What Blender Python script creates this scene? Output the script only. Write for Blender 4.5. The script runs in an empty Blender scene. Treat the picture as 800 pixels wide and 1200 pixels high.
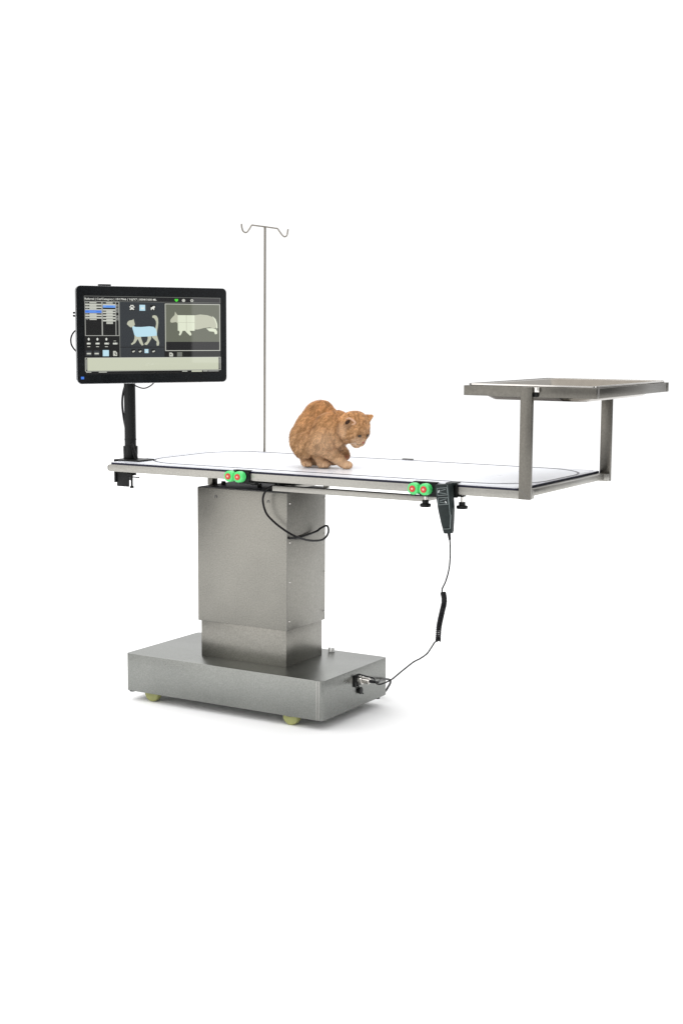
import bpy, bmesh, math, random
from mathutils import Vector, Matrix, Euler, noise
random.seed(7)
S = bpy.context.scene
COL = S.collection
PI = math.pi
R = math.radians

# ------------------------------------------------------------------ materials
def mat(name, color, rough=.5, metal=0., spec=.5, coat=0., noise_amt=0., nscale=60., bump=0., bscale=300., stretch=(1,1,1),
        rough_var=0., emis=0., smudge=0.):
    m = bpy.data.materials.new(name); m.use_nodes = True
    nt = m.node_tree; b = nt.nodes['Principled BSDF']
    b.inputs['Base Color'].default_value = (*color, 1)
    b.inputs['Roughness'].default_value = rough
    b.inputs['Metallic'].default_value = metal
    b.inputs['Specular IOR Level'].default_value = spec
    b.inputs['Coat Weight'].default_value = coat
    if emis:
        b.inputs['Emission Color'].default_value = (*color, 1)
        b.inputs['Emission Strength'].default_value = emis
        b.inputs['Base Color'].default_value = (.01, .01, .01, 1)
    if noise_amt or bump or rough_var or smudge:
        tc = nt.nodes.new('ShaderNodeTexCoord'); mp = nt.nodes.new('ShaderNodeMapping')
        mp.inputs['Scale'].default_value = stretch
        nt.links.new(tc.outputs['Object'], mp.inputs['Vector'])
        n = nt.nodes.new('ShaderNodeTexNoise'); n.inputs['Scale'].default_value = nscale
        n.inputs['Detail'].default_value = 4
        nt.links.new(mp.outputs[0], n.inputs['Vector'])
        lo = nt.nodes.new('ShaderNodeTexNoise'); lo.inputs['Scale'].default_value = 7; lo.inputs['Detail'].default_value = 5
        nt.links.new(tc.outputs['Object'], lo.inputs['Vector'])
        if noise_amt or smudge:
            mr = nt.nodes.new('ShaderNodeMapRange')
            mr.inputs['From Min'].default_value = .3; mr.inputs['From Max'].default_value = .7
            mr.inputs['To Min'].default_value = 1 - noise_amt; mr.inputs['To Max'].default_value = 1 + noise_amt
            nt.links.new(n.outputs[0], mr.inputs[0])
            mr2 = nt.nodes.new('ShaderNodeMapRange')
            mr2.inputs['From Min'].default_value = .3; mr2.inputs['From Max'].default_value = .7
            mr2.inputs['To Min'].default_value = 1 - smudge; mr2.inputs['To Max'].default_value = 1 + smudge
            nt.links.new(lo.outputs[0], mr2.inputs[0])
            mu = nt.nodes.new('ShaderNodeMath'); mu.operation = 'MULTIPLY'
            nt.links.new(mr.outputs[0], mu.inputs[0]); nt.links.new(mr2.outputs[0], mu.inputs[1])
            mx = nt.nodes.new('ShaderNodeVectorMath'); mx.operation = 'SCALE'
            mx.inputs[0].default_value = color
            nt.links.new(mu.outputs[0], mx.inputs['Scale'])
            nt.links.new(mx.outputs[0], b.inputs['Base Color'])
        if rough_var:
            mr = nt.nodes.new('ShaderNodeMapRange')
            mr.inputs['From Min'].default_value = .3; mr.inputs['From Max'].default_value = .7
            mr.inputs['To Min'].default_value = max(.03, rough - rough_var); mr.inputs['To Max'].default_value = rough + rough_var
            nt.links.new(lo.outputs[0], mr.inputs[0]); nt.links.new(mr.outputs[0], b.inputs['Roughness'])
        if bump:
            n2 = nt.nodes.new('ShaderNodeTexNoise'); n2.inputs['Scale'].default_value = bscale; n2.inputs['Detail'].default_value = 3
            nt.links.new(mp.outputs[0], n2.inputs['Vector'])
            bp = nt.nodes.new('ShaderNodeBump'); bp.inputs['Strength'].default_value = bump; bp.inputs['Distance'].default_value = .001
            nt.links.new(n2.outputs[0], bp.inputs['Height']); nt.links.new(bp.outputs[0], b.inputs['Normal'])
    return m

STEEL = mat('brushed_steel', (.228, .222, .200), .34, 1, noise_amt=.15, nscale=260, rough_var=.07, smudge=.10, bump=.12, bscale=420)
STEEL_BASE = mat('satin_steel', (.228, .234, .221), .32, 1, noise_amt=.14, nscale=260, rough_var=.06, smudge=.07, bump=.12, bscale=420)
STEEL_RAIL = mat('rail_steel', (.32, .312, .288), .38, 1, noise_amt=.10, nscale=200, rough_var=.08, smudge=.09, bump=.1, bscale=300)
STEEL_FRAME = mat('tray_frame_steel', (.140, .133, .118), .34, 1, noise_amt=.10, nscale=200, rough_var=.06, smudge=.09, bump=.1, bscale=300)
CHROME = mat('polished_steel', (.62, .60, .57), .16, 1, noise_amt=.05, nscale=80, rough_var=.05)
WIRE = mat('thin_rod_steel', (.27, .25, .22), .35, 1, noise_amt=.05, nscale=80)
PANST = mat('tray_pan_steel', (.19, .172, .148), .12, 1, noise_amt=.05, nscale=60, rough_var=.06)
DARKST = mat('dark_and_shaded_steel', (.17, .17, .17), .5, 1, noise_amt=.1, nscale=90)  # dark small parts and joints; on the column lid, shade put into the colour
WHITE_TOP = mat('white_table_top', (.70, .715, .76), .30, 0, noise_amt=.012, nscale=30, rough_var=.05)
LINE = mat('dark_blue_line', (.012, .012, .03), .4)
LINE_SOFT = mat('pale_grey_line', (.34, .34, .40), .4)
EDGE = mat('black_rubber_edge', (.008, .008, .022), .45, spec=.25)
BLACK = mat('black_powder_coat', (.004, .0045, .0045), .38, spec=.2, noise_amt=.3, nscale=200, bump=.2, bscale=500)
GLOSS = mat('black_gloss_bezel', (.003, .004, .005), .22, spec=.22, noise_amt=.6, nscale=150, rough_var=.08)
SILVER = mat('silver_edge', (.55, .56, .57), .3, 1, noise_amt=.04)
CABLE = mat('black_cable', (.004, .004, .005), .42, spec=.2, noise_amt=.2, nscale=100)
REMOTE = mat('dark_grey_green_plastic', (.006, .012, .012), .42, spec=.25, noise_amt=.25, nscale=200, bump=.2, bscale=400)
REMOTE_LINE = mat('grey_print', (.17, .20, .20), .5)
REMOTE_GLINT = mat('painted_white_glint', (.7, .72, .72), .5)
GREEN = mat('green_plastic', (.07, .58, .15), .35, noise_amt=.05, nscale=90)
RED = mat('red_plastic', (.48, .022, .012), .38, noise_amt=.05, nscale=90)
PINK = mat('pale_pink_plastic', (.75, .40, .32), .45)
WHEEL = mat('yellow_green_wheel', (.29, .30, .11), .45, noise_amt=.12, nscale=60)
WHITEP = mat('white_plastic', (.9, .9, .88), .4)
FLOOR = mat('white_floor', (.94, .94, .94), .85, noise_amt=.006, nscale=8, spec=.2)

# ------------------------------------------------------------------ mesh helpers
class MB:
    def __init__(s): s.bm = bmesh.new(); s.mats = []
    def mi(s, m):
        if m not in s.mats: s.mats.append(m)
        return s.mats.index(m)
    def _merge(s, b2, m, M=None):
        if M is not None: b2.transform(M)
        me = bpy.data.meshes.new('tmp'); i = s.mi(m)
        for f in b2.faces: f.material_index = i
        b2.to_mesh(me); b2.free(); s.bm.from_mesh(me); bpy.data.meshes.remove(me)
    def box(s, x0, x1, y0, y1, z0, z1, m, bev=.001, seg=2, M=None, only=None, obev=0):
        b = bmesh.new(); bmesh.ops.create_cube(b, size=1)
        for v in b.verts:
            v.co = Vector((x0 + (v.co.x + .5) * (x1 - x0), y0 + (v.co.y + .5) * (y1 - y0), z0 + (v.co.z + .5) * (z1 - z0)))
        if only:
            ed = [e for e in b.edges if only(e)]
            if ed: bmesh.ops.bevel(b, geom=ed, offset=obev, segments=8, affect='EDGES', profile=.5)
        if bev:
            ed = [e for e in b.edges if len(e.link_faces) == 2 and e.calc_face_angle(0) > R(40)]
            bmesh.ops.bevel(b, geom=ed, offset=bev, segments=seg, affect='EDGES', profile=.5)
        s._merge(b, m, M)
    def cyl(s, p, q, r, m, r2=None, seg=24, bev=0):
        p = Vector(p); q = Vector(q); d = q - p
        b = bmesh.new(); bmesh.ops.create_cone(b, cap_ends=True, segments=seg, radius1=r, radius2=r if r2 is None else r2, depth=d.length)
        if bev:
            ed = [e for e in b.edges if len(e.link_faces) == 2 and e.calc_face_angle(0) > R(50)]
            bmesh.ops.bevel(b, geom=ed, offset=bev, segments=4, affect='EDGES', profile=.5)
        M = Matrix.Translation((p + q) / 2) @ d.to_track_quat('Z', 'Y').to_matrix().to_4x4()
        s._merge(b, m, M)
    def ball(s, c, r, m, rot=None, seg=24):
        b = bmesh.new(); bmesh.ops.create_uvsphere(b, u_segments=seg, v_segments=seg // 2, radius=1)
        M = Matrix.Translation(c) @ (rot.to_matrix().to_4x4() if rot else Matrix()) @ Matrix.Diagonal((*r, 1))
        s._merge(b, m, M)
    def tube(s, pts, r, m, seg=10, sub=8, taper=None):
        P = [Vector(p) for p in pts]
        if sub > 1: P = spline(P, sub)
        b = bmesh.new(); rings = []
        t0 = (P[1] - P[0]).normalized(); nrm = t0.orthogonal().normalized()
        for i, p in enumerate(P):
            t = (P[min(i + 1, len(P) - 1)] - P[max(i - 1, 0)]).normalized()
            nrm = (nrm - t * nrm.dot(t)).normalized(); bn = t.cross(nrm)
            rr = r if taper is None else taper(i / (len(P) - 1))
            rings.append([b.verts.new(p + (nrm * math.cos(a) + bn * math.sin(a)) * rr) for a in [2 * PI * k / seg for k in range(seg)]])
        for i in range(len(rings) - 1):
            for k in range(seg):
                b.faces.new((rings[i][k], rings[i][(k + 1) % seg], rings[i + 1][(k + 1) % seg], rings[i + 1][k]))
        b.faces.new(rings[0][::-1]); b.faces.new(rings[-1])
        bmesh.ops.recalc_face_normals(b, faces=b.faces)
        s._merge(b, m)
    def poly(s, pts2, thick, m, M=None, z=0):
        """outline in XY, extruded by thick from z"""
        b = bmesh.new(); vs = [b.verts.new((x, y, z)) for x, y in pts2]
        f = b.faces.new(vs)
        r = bmesh.ops.extrude_face_region(b, geom=[f])
        for v in r['geom']:
            if isinstance(v, bmesh.types.BMVert): v.co.z += thick
        bmesh.ops.triangulate(b, faces=[f for f in b.faces if len(f.verts) > 4])
        bmesh.ops.recalc_face_normals(b, faces=b.faces)
        s._merge(b, m, M)
    def build(s, name, parent=None, smooth=True, loc=None):
        me = bpy.data.meshes.new(name)
        if smooth:
            for f in s.bm.faces: f.smooth = True
            for e in s.bm.edges:
                if len(e.link_faces) == 2 and e.calc_face_angle(0) > R(32): e.smooth = False
        org = Vector((0, 0, 0))
        s.bm.to_mesh(me); s.bm.free()
        for m in s.mats: me.materials.append(m)
        o = bpy.data.objects.new(name, me); COL.objects.link(o)
        if parent: put(o, parent)
        return o

def spline(P, sub):
    out = []
    for i in range(len(P) - 1):
        p0 = P[max(i - 1, 0)]; p1 = P[i]; p2 = P[i + 1]; p3 = P[min(i + 2, len(P) - 1)]
        for k in range(sub):
            t = k / sub
            out.append(.5 * ((2 * p1) + (-p0 + p2) * t + (2 * p0 - 5 * p1 + 4 * p2 - p3) * t * t + (-p0 + 3 * p1 - 3 * p2 + p3) * t ** 3))
    out.append(P[-1]); return out

def world_matrix(o):
    m = o.matrix_basis.copy()
    return m if not o.parent else world_matrix(o.parent) @ o.matrix_parent_inverse @ m
def put(o, parent):           # parent while keeping the mesh coordinates in world space
    o.parent = parent; o.matrix_parent_inverse = world_matrix(parent).inverted()
def thing(name, label, cat, loc, rz=0, group=None):
    o = bpy.data.objects.new(name, None); COL.objects.link(o); o.location = loc; o.rotation_euler = (0, 0, rz)
    o.empty_display_size = .05
    tag(o, label, cat, group); return o
def tag(o, label, cat, group=None):
    o['label'] = label; o['category'] = cat
    if group: o['group'] = group
def round_rect(x0, x1, y0, y1, r, n=10):
    out = []
    for cx, cy, a0 in ((x1 - r, y1 - r, 0), (x0 + r, y1 - r, 90), (x0 + r, y0 + r, 180), (x1 - r, y0 + r, 270)):
        for k in range(n + 1):
            a = R(a0 + 90 * k / n); out.append((cx + r * math.cos(a), cy + r * math.sin(a)))
    return out
def ring_strip(mb, outer, inner, z0, z1, m):
    b = bmesh.new(); n = len(outer)
    A = [b.verts.new((*p, z1)) for p in outer]; B = [b.verts.new((*p, z1)) for p in inner]
    C = [b.verts.new((*p, z0)) for p in outer]; D = [b.verts.new((*p, z0)) for p in inner]
    for i in range(n):
        j = (i + 1) % n
        b.faces.new((A[i], A[j], B[j], B[i])); b.faces.new((C[i], D[i], D[j], C[j]))
        b.faces.new((A[i], C[i], C[j], A[j])); b.faces.new((B[i], B[j], D[j], D[i]))
    bmesh.ops.recalc_face_normals(b, faces=b.faces)
    mb._merge(b, m)

# ------------------------------------------------------------------ floor
b = MB(); b.box(-6, 7, -6, 7, -.02, 0, FLOOR, bev=0)
fl = b.build('floor'); fl['kind'] = 'structure'

# ------------------------------------------------------------------ the table
ZT = .7234; L = 1.3203; W = .5557
table = thing('operating_table', 'stainless steel operating table with white top on a square column and wheeled box base', 'operating table', (.33, .27, 0))
def vert_edge(e): return abs(e.verts[0].co.z - e.verts[1].co.z) > .01 and abs(e.verts[0].co.x - e.verts[1].co.x) < 1e-5
# base box
b = MB()
b.box(-.0118, .6779, .0915, .4575, .030, .1433, STEEL_BASE, bev=.0016, only=vert_edge, obev=.012)
base = b.build('base', table)
b = MB(); b.box(.6605, .6613, .0911, .0920, .032, .1405, DARKST, bev=0); b.box(.6570, .6580, .0910, .0920, .032, .1405, CHROME, bev=0); b.box(.6640, .6650, .0911, .0920, .032, .1405, CHROME, bev=0)
b.build('seam', base)
for x, y in ((.067, .1219), (.561, .1164), (.067, .427), (.561, .432)):
    b = MB()
    b.cyl((x, y - .011, .0255), (x, y + .011, .0255), .0255, WHEEL, seg=40, bev=.005)
    c = b.build('caster', base)
    b = MB()
    b.cyl((x, y - .0115, .0280), (x, y + .0115, .0280), .004, WHEEL)
    b.box(x - .010, x + .010, y - .0165, y - .0135, .026, .036, DARKST)
    b.box(x - .010, x + .010, y + .0135, y + .0165, .026, .036, DARKST)
    b.build('fork', c)
for x, y, z in ((.655, .437, .019), (-.002, .11, .024)):
    b = MB(); b.cyl((x, y, z), (x, y, .032), .009, BLACK, bev=.001)
    b.build('levelling_foot', base)
# power inlet on the right side
b = MB()
X = .6779
b.box(X - .001, X + .005, .258, .292, .093, .127, BLACK, bev=.002)
b.cyl((X + .004, .278, .112), (X + .020, .278, .112), .0125, CHROME, bev=.0015)
b.cyl((X + .020, .278, .112), (X + .043, .278, .112), .0085, CHROME, r2=.0075, bev=.001)
for k in range(5): b.cyl((X + .024 + .0035 * k, .278, .112), (X + .0255 + .0035 * k, .278, .112), .0093, CHROME)
inlet = b.build('power_inlet', base)
b = MB()
b.tube([(X + .004, .272, .100), (X + .007, .277, .092), (X + .006, .285, .085)], .0018, BLACK)
b.cyl((X + .002, .291, .0775), (X + .008, .291, .0775), .0105, BLACK, bev=.002)
b.tube([(X + .005, .296, .070), (X + .006, .304, .066)], .0022, BLACK)
b.build('socket_cap', inlet)
# column
b = MB(); b.box(.2002, .4986, .1834, .379, .1430, .26, STEEL, bev=.0012)
b.build('lower_column', table)
b = MB(); b.box(.1935, .5053, .1767, .3857, .2508, .6466, STEEL, bev=.0014)
uc = b.build('upper_column', table)
b = MB(); b.box(.5051, .5057, .1775, .1783, .252, .6455, DARKST, bev=0); b.build('seam', uc)
b = MB(); b.box(.196, .503, .179, .3835, .6463, .6480, DARKST, bev=.0004)
b.build('lid', uc)
for y, z in ((.1905, .6165), (.191, .5042), (.191, .3900), (.3815, .6155), (.3815, .5085), (.3815, .3950), (.1885, .2765), (.3800, .2764)):
    b = MB(); b.ball((.5055, y, z), (.0016, .0032, .0032), CHROME, seg=16); b.build('screw', uc)
for x, z in ((.2597, .6219), (.4423, .6187)):
    b = MB()
    b.tube([(x - .0035, .1763, z - .004), (x - .0032, .176, z + .0015), (x, .1758, z + .004), (x + .0032, .176, z + .0015), (x + .0035, .1763, z - .004)], .0010, DARKST)
    b.build('cable_eyelet', uc)
for x, y in ((.2269, .262), (.3551, .2611)):
    b = MB(); b.cyl((x, y, .647), (x, y, .658), .007, BLACK, seg=6, bev=.0005); b.build('lid_bolt', uc)
# lifting head and sub-frame under the top
b = MB()
b.box(.188, .206, .235, .262, .6475, .6965, STEEL_FRAME)
b.box(.183, .218, .230, .268, .685, .698, DARKST)
b.build('mounting_post', table)
b = MB()
b.box(.40, .93, .215, .355, .6765, .696, BLACK, bev=.002)
b.box(.36, .44, .235, .33, .6635, .6965, BLACK, bev=.002)
b.cyl((.41, .155, .667), (.41, .155, .697), .012, BLACK)
b.box(.505, .565, .125, .21, .6755, .6945, BLACK, bev=.002)
b.cyl((.66, .135, .675), (.66, .135, .697), .008, STEEL)
b.build('lifting_head', table)
b = MB()
b.box(.506, .985, .100, .124, .6605, .6755, STEEL_RAIL, bev=.001)
b.box(.506, .985, .430, .454, .6605, .6755, STEEL_RAIL, bev=.001)
b.box(.961, .9845, .124, .430, .6607, .6753, STEEL_RAIL, bev=.001)
b.box(.5065, .530, .124, .430, .6607, .6753, STEEL_RAIL, bev=.001)
b.build('slide_rail', table)
# top frame rails
zb = .6969; zr = ZT - .0062
b = MB()
def lend(e):
    a, c = e.verts; return a.co.x < .1 and c.co.x < .1 and abs(a.co.y - c.co.y) > .01
b.box(.003, L, .000, .0285, zb, zr, STEEL_RAIL, bev=.0012, only=lend, obev=.0090)
b.build('front_rail', table)
b = MB(); b.box(.003, L, W - .0285, W, zb, zr, STEEL_RAIL, bev=.0012, only=lend, obev=.0090); b.build('rear_rail', table)
b = MB(); b.box(L - .037, L - .010, .0285, W - .0285, .7012, zr - .0004, STEEL_RAIL, bev=.001); b.build('end_rail', table)
b = MB(); b.box(.006, .030, .0285, W - .0285, .7012, zr - .0004, STEEL_RAIL, bev=.001); b.build('end_rail', table)
# top sheet
b = MB(); b.poly(round_rect(.010, L - .0305, .002, W - .002, .012), .0049, EDGE, z=zr + .0001)
b.build('rubber_edge', table)
b = MB(); b.poly(round_rect(.013, L - .0325, .004, W - .004, .011), ZT - zr - .0051, WHITE_TOP, z=zr + .0051)
top = b.build('table_top', table)
b = MB()
ring_strip(b, round_rect(.050, 1.283, .056, .538, .150, 20), round_rect(.0555, 1.2775, .063, .531, .1445, 20), ZT + .0003, ZT + .0008, LINE)
b.build('printed_outline', top)
b = MB()
ring_strip(b, round_rect(.022, L - .040, .015, W - .013, .02, 8), round_rect(.0235, L - .0415, .0165, W - .0145, .0185, 8), ZT + .0002, ZT + .0005, LINE_SOFT)
b.build('edge_groove', top)
b = MB(); b.box(.6700, .7035, W - .006, W + .006, ZT - .012, ZT + .0032, DARKST, bev=.0008); b.build('rear_clip', table)

# tray support (posts + frame)
b = MB()
tx0, tx1, ty0, ty1, tz0, tz1 = 1.1317, 1.4800, .0130, .5432, .9460, .9708
b.box(tx0, tx1, ty0, ty0 + .02, tz0, tz1, STEEL_FRAME, bev=.0012)
b.box(tx0, tx1, ty1 - .02, ty1, tz0, tz1, STEEL_FRAME, bev=.0012)
b.box(tx0 + .0002, tx0 + .02, ty0 + .02, ty1 - .02, tz0 + .0002, tz1 - .0002, STEEL_FRAME, bev=.001)
b.box(tx1 - .02, tx1 - .0002, ty0 + .02, ty1 - .02, tz0 + .0002, tz1 - .0002, STEEL_FRAME, bev=.001)
ts = b.build('tray_frame', table)
for y0, y1 in ((.0000, .0120), (W - .0120, W)):
    b = MB()
    yy0 = y0 - (.0012 if y0 == 0 else 0); 
    b.box(L - .0296, L + .0010, yy0, y1 if y0 else .0122, zb - .0006, .9712, STEEL_FRAME, bev=.0012)
    b.build('tray_post', ts)
b = MB()
b.box(L + .0012, L + .0165, .0055, .0125, .9585, .9702, CHROME, bev=.0006)
b.box(L + .0012, L + .0120, .0060, .0124, .9470, .9583, BLACK, bev=.0006)
b.build('latch', ts)
b = MB()
M = Matrix.Translation((L - .0143, -.0014, zb + .0135)) @ Matrix.Rotation(R(42), 4, 'Y')
b.box(-.018, .018, -.0001, .0004, -.0004, .0004, DARKST, bev=0, M=M); b.build('mitre_seam', ts)

# tray pan (lies in the frame)
b = MB()
bm = bmesh.new()
levels = [(1.1330 + .004, 1.4780 - .004, .0190, .5372, .9722, .018), (1.1420, 1.4700, .0240, .5322, .9745, .016), (1.1540, 1.4580, .0345, .5217, .9745, .022),
          (1.1570, 1.4550, .0375, .5187, .9725, .022), (1.1700, 1.4420, .0520, .5042, .9440, .026), (1.1800, 1.4320, .0620, .4942, .9365, .024)]
rings = []
for x0, x1, y0, y1, z, r in levels: rings.append([bm.verts.new((x, y, z)) for x, y in round_rect(x0, x1, y0, y1, r, 8)])
n = len(rings[0])
for a, c in zip(rings, rings[1:]):
    for i in range(n): bm.faces.new((a[i], a[(i + 1) % n], c[(i + 1) % n], c[i]))
bm.faces.new(rings[-1])
bmesh.ops.recalc_face_normals(bm, faces=bm.faces)
bmesh.ops.solidify(bm, geom=bm.faces[:], thickness=.0009)
b._merge(bm, PANST)
pan = b.build('instrument_tray')
b = MB(); ring_strip(b, round_rect(1.1365, 1.4745, .0185, .5377, .018, 8), round_rect(1.1385, 1.4725, .0205, .5357, .017, 8), .9722, .9758, CHROME); b.build('rim', pan)
tag(pan, 'shallow polished steel tray lying in the raised square frame', 'tray')

# ------------------------------------------------------------------ IV pole
iv = thing('drip_stand', 'thin steel drip pole with two hooks standing at the rear edge of the table', 'drip stand', (.1663, .5713, .69))
b = MB(); b.cyl((.1663, .5713, .685), (.1663, .5755, 1.419), .0036, WIRE, bev=.0005)
b.build('pole', iv)
b = MB(); b.box(.155, .178, .556, .580, .690, .706, DARKST); b.build('clamp', iv)
hk = [[(.1663, .4474, 1.4216), (.1663, .4495, 1.410), (.1663, .4560, 1.4000), (.1663, .4679, 1.3966), (.1663, .4780, 1.3995), (.1663, .490, 1.4090), (.1663, .5026, 1.4204), (.1663, .515, 1.4208), (.1663, .5775, 1.4203)],
      [(.1663, .5735, 1.4203), (.1663, .630, 1.4192), (.1663, .6456, 1.4186), (.1663, .6600, 1.4090), (.1663, .6755, 1.3990), (.1663, .6875, 1.3958), (.1663, .6975, 1.3990), (.1663, .7025, 1.4050), (.1663, .7075, 1.4205)]]
for h in hk:
    b = MB(); b.tube(h, .0025, WIRE); b.build('hook', iv)

# ------------------------------------------------------------------ monitor
nrm = Vector((.887, -.4617, 0)).normalized(); wdir = Vector((.4617, .887, 0)).normalized()
org = Vector((-.014, -.1035, .949))
MM = Matrix.Translation(org) @ Matrix((( wdir.x, nrm.x * -1, 0, 0), (wdir.y, nrm.y * -1, 0, 0), (0, 0, 1, 0), (0, 0, 0, 1)))
# local axes: x along the width, y away from the viewer, z up
MW, MH = .4714, .2755
mon = thing('monitor', 'flat black touchscreen monitor showing a cat diagram and a radiograph', 'monitor', org + wdir * MW / 2)
def mpoly(b, pts, y0, y1, m, rev=False):
    M2 = MM @ Matrix(((1, 0, 0, 0), (0, 0, 1, 0), (0, 1, 0, 0), (0, 0, 0, 1)))
    b.poly(pts, y1 - y0, m, M=M2, z=y0)
b = MB(); mpoly(b, round_rect(0, MW, 0, MH, .014), .0015, .0085, SILVER); mpoly(b, round_rect(.02, MW - .02, .02, MH - .02, .03), .0085, .030, BLACK)
b.box(.09, .33, .030, .046, .05, .22, BLACK, bev=.006, M=MM); hs = b.build('housing', mon)
b = MB(); mpoly(b, round_rect(.0015, MW - .0008, .0015, MH - .001, .013), 0, .0022, GLOSS); b.build('bezel', mon)
b = MB(); b.box(.075, .109, .008, .024, MH, MH + .005, BLACK, M=MM); b.build('top_bump', mon)

# screen content, traced in a 575 x 342 grid (origin top left of the lit display)
GW, GH = 575., 342.
sx0, sx1 = .0235, .4505; sz1, sz0 = MH - .0285, .0275
k = 1.0593
def sp(u, v):
    u = u / GW; s = u * 1 / (k - u * (k - 1)); return sx0 + s * (sx1 - sx0), sz1 - v / GH * (sz1 - sz0)
def em(name, c, s=1.0): return mat(name, c, .004, 0, emis=s)
def rgb(r, g, bb): return tuple(((x / 255) ** 2.2) for x in (r, g, bb))
SC = {n_: em('screen_' + n_, rgb(*c)) for n_, c in dict(black=(15, 15, 15), dark=(24, 24, 26), slate=(50, 54, 58), grey=(74, 76, 78), midgrey=(110, 112, 108),
      line=(165, 166, 160), pale=(196, 198, 188), cream=(200, 204, 182), white=(232, 234, 226), blue=(70, 125, 225), light_blue=(110, 160, 235), sky=(186, 222, 236),
      olive=(102, 105, 92), bone=(188, 190, 170), bright_bone=(222, 228, 205), green=(80, 225, 60)).items()}
class Scr(MB):
    lay = 0
    def sh(s, pts, c, layer):
        P = [sp(u, v) for u, v in pts]
        mpoly(s, P, -.0003 * layer - .0004, -.0003 * layer - .00015, SC[c])
    def r(s, u0, v0, u1, v1, c, layer=2): s.sh([(u0, v0), (u1, v0), (u1, v1), (u0, v1)], c, layer)
    def fr(s, u0, v0, u1, v1, t, c, layer=3):
        s.r(u0, v0, u1, v0 + t, c, layer); s.r(u0, v1 - t, u1, v1, c, layer); s.r(u0, v0 + t, u0 + t, v1 - t, c, layer); s.r(u1 - t, v0 + t, u1, v1 - t, c, layer)
    def el(s, cu, cv, ru, rv, c, layer=3, n_=18): s.sh([(cu + ru * math.cos(2 * PI * i / n_), cv + rv * math.sin(2 * PI * i / n_)) for i in range(n_)], c, layer)
    def text(s, u, v, t, size, c, layer=3):
        cu = bpy.data.curves.new('t', 'FONT'); cu.body = t; cu.size = size * 1.25; cu.resolution_u = 2; cu.offset = .1
        o = bpy.data.objects.new('t', cu); COL.objects.link(o)
        dg = bpy.context.evaluated_depsgraph_get(); me = bpy.data.meshes.new_from_object(o.evaluated_get(dg))
        bb = bmesh.new(); bb.from_mesh(me); bpy.data.objects.remove(o); bpy.data.curves.remove(cu); bpy.data.meshes.remove(me)
        for vv in bb.verts:
            x, z = sp(u + vv.co.x, v - vv.co.y); vv.co = MM @ Vector((x, -.0003 * layer - .0004, z))
        s._merge(bb, SC[c])
sc = Scr(); sc.r(0, 0, GW, GH, 'dark', 0); scr = sc.build('screen', mon, smooth=False)
sc = Scr(); sc.text(2, 17, 'Referral | Cat/Category | 10/17966 | Y6J/Y7 | 0004/1000 ML', 10.0, 'white', 3)
sc.fr(0, 0, GW, 24, 2.0, 'midgrey', 1)
sc.sh([(382, 10), (386, 7), (390, 9), (394, 7), (398, 10), (396, 16), (390, 21), (384, 16)], 'green', 3)
sc.el(420, 14, 7, 7, 'pale'); sc.el(455, 14, 6.5, 6.5, 'pale'); sc.el(455, 14, 3, 3, 'midgrey', 4)
sc.build('title_bar', scr, smooth=False)
# left list
sc = Scr()
sc.r(2, 24, 148, 172, 'black', 1); sc.fr(2, 24, 148, 174, 2.6, 'line', 3)
sc.r(73, 24, 78, 172, 'line', 3); sc.r(132, 24, 135, 172, 'line', 3)
def rows(u0, u1, ys, cells):
    for i, y in enumerate(ys): sc.r(u0, y, u1, y + 6.5, 'pale', 2)
    for u, v, w, h, c in cells: sc.r(u, v, u + w, v + h, c, 3)
rows(4, 73, [34, 46, 58, 69, 81, 92], [])
rows(79, 132, [34, 57, 68, 80, 92, 104], [])
for y in (27.5, 41, 53, 76.5, 88, 100): 
    sc.r(22, y, 52, y + 4.5, 'pale', 3); sc.r(8, y, 16, y + 4.5, 'midgrey', 3)
for y in (27.5, 64, 75.5, 88, 100, 111.5, 117): sc.r(93, y, 121, y + 4.5, 'pale', 3)
sc.r(3, 62, 73, 74, 'blue', 5); sc.r(79, 40, 132, 50.5, 'light_blue', 5)
sc.r(20, 66.5, 50, 69.5, 'light_blue', 6); sc.r(92, 43.5, 122, 46.5, 'blue', 6)
for y in (36, 50, 62, 84, 96): sc.r(136, y, 146, y + 6, 'midgrey', 3); sc.fr(135.5, y + 1, 146.5, y + 9, 1.5, 'line', 4)
sc.build('record_list', scr, smooth=False)
# technique panel
sc = Scr(); sc.r(2, 176, 148, 268, 'black', 1)
for u, t1, t2 in ((17, '45', 'kV'), (54, '100', 'mA'), (92, '63.0', 'ms'), (128, '6.30', '')):
    if t2: sc.sh([(u - 5, 188), (u, 182), (u + 5, 188), (u + 2, 191), (u + 3, 194), (u - 3, 194), (u - 2, 191)], 'white', 3)
    else: sc.r(u - 5, 195, u + 5, 197, 'pale')
    sc.r(u - 8, 204, u + 8, 211, 'pale', 2); sc.text(u - 8, 211, t1, 9, 'white', 4)
    if t2: sc.r(u - 6, 219.5, u + 6, 222.5, 'pale', 2)
for u, t1 in ((17, 'METAL'), (50, 'MEAL')):
    sc.r(u - 12, 238, u + 12, 262, 'slate', 2); sc.r(u - 9, 248, u + 9, 254.5, 'pale', 3)
sc.r(76, 236, 102, 263, 'sky', 3)
sc.sh([(120, 240), (130, 240), (137, 248), (137, 262), (120, 262)], 'pale', 3); sc.r(126, 247, 131, 252, 'black', 4); sc.r(129, 253, 134, 257, 'black', 4)
sc.build('control_panel', scr, smooth=False)
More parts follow.
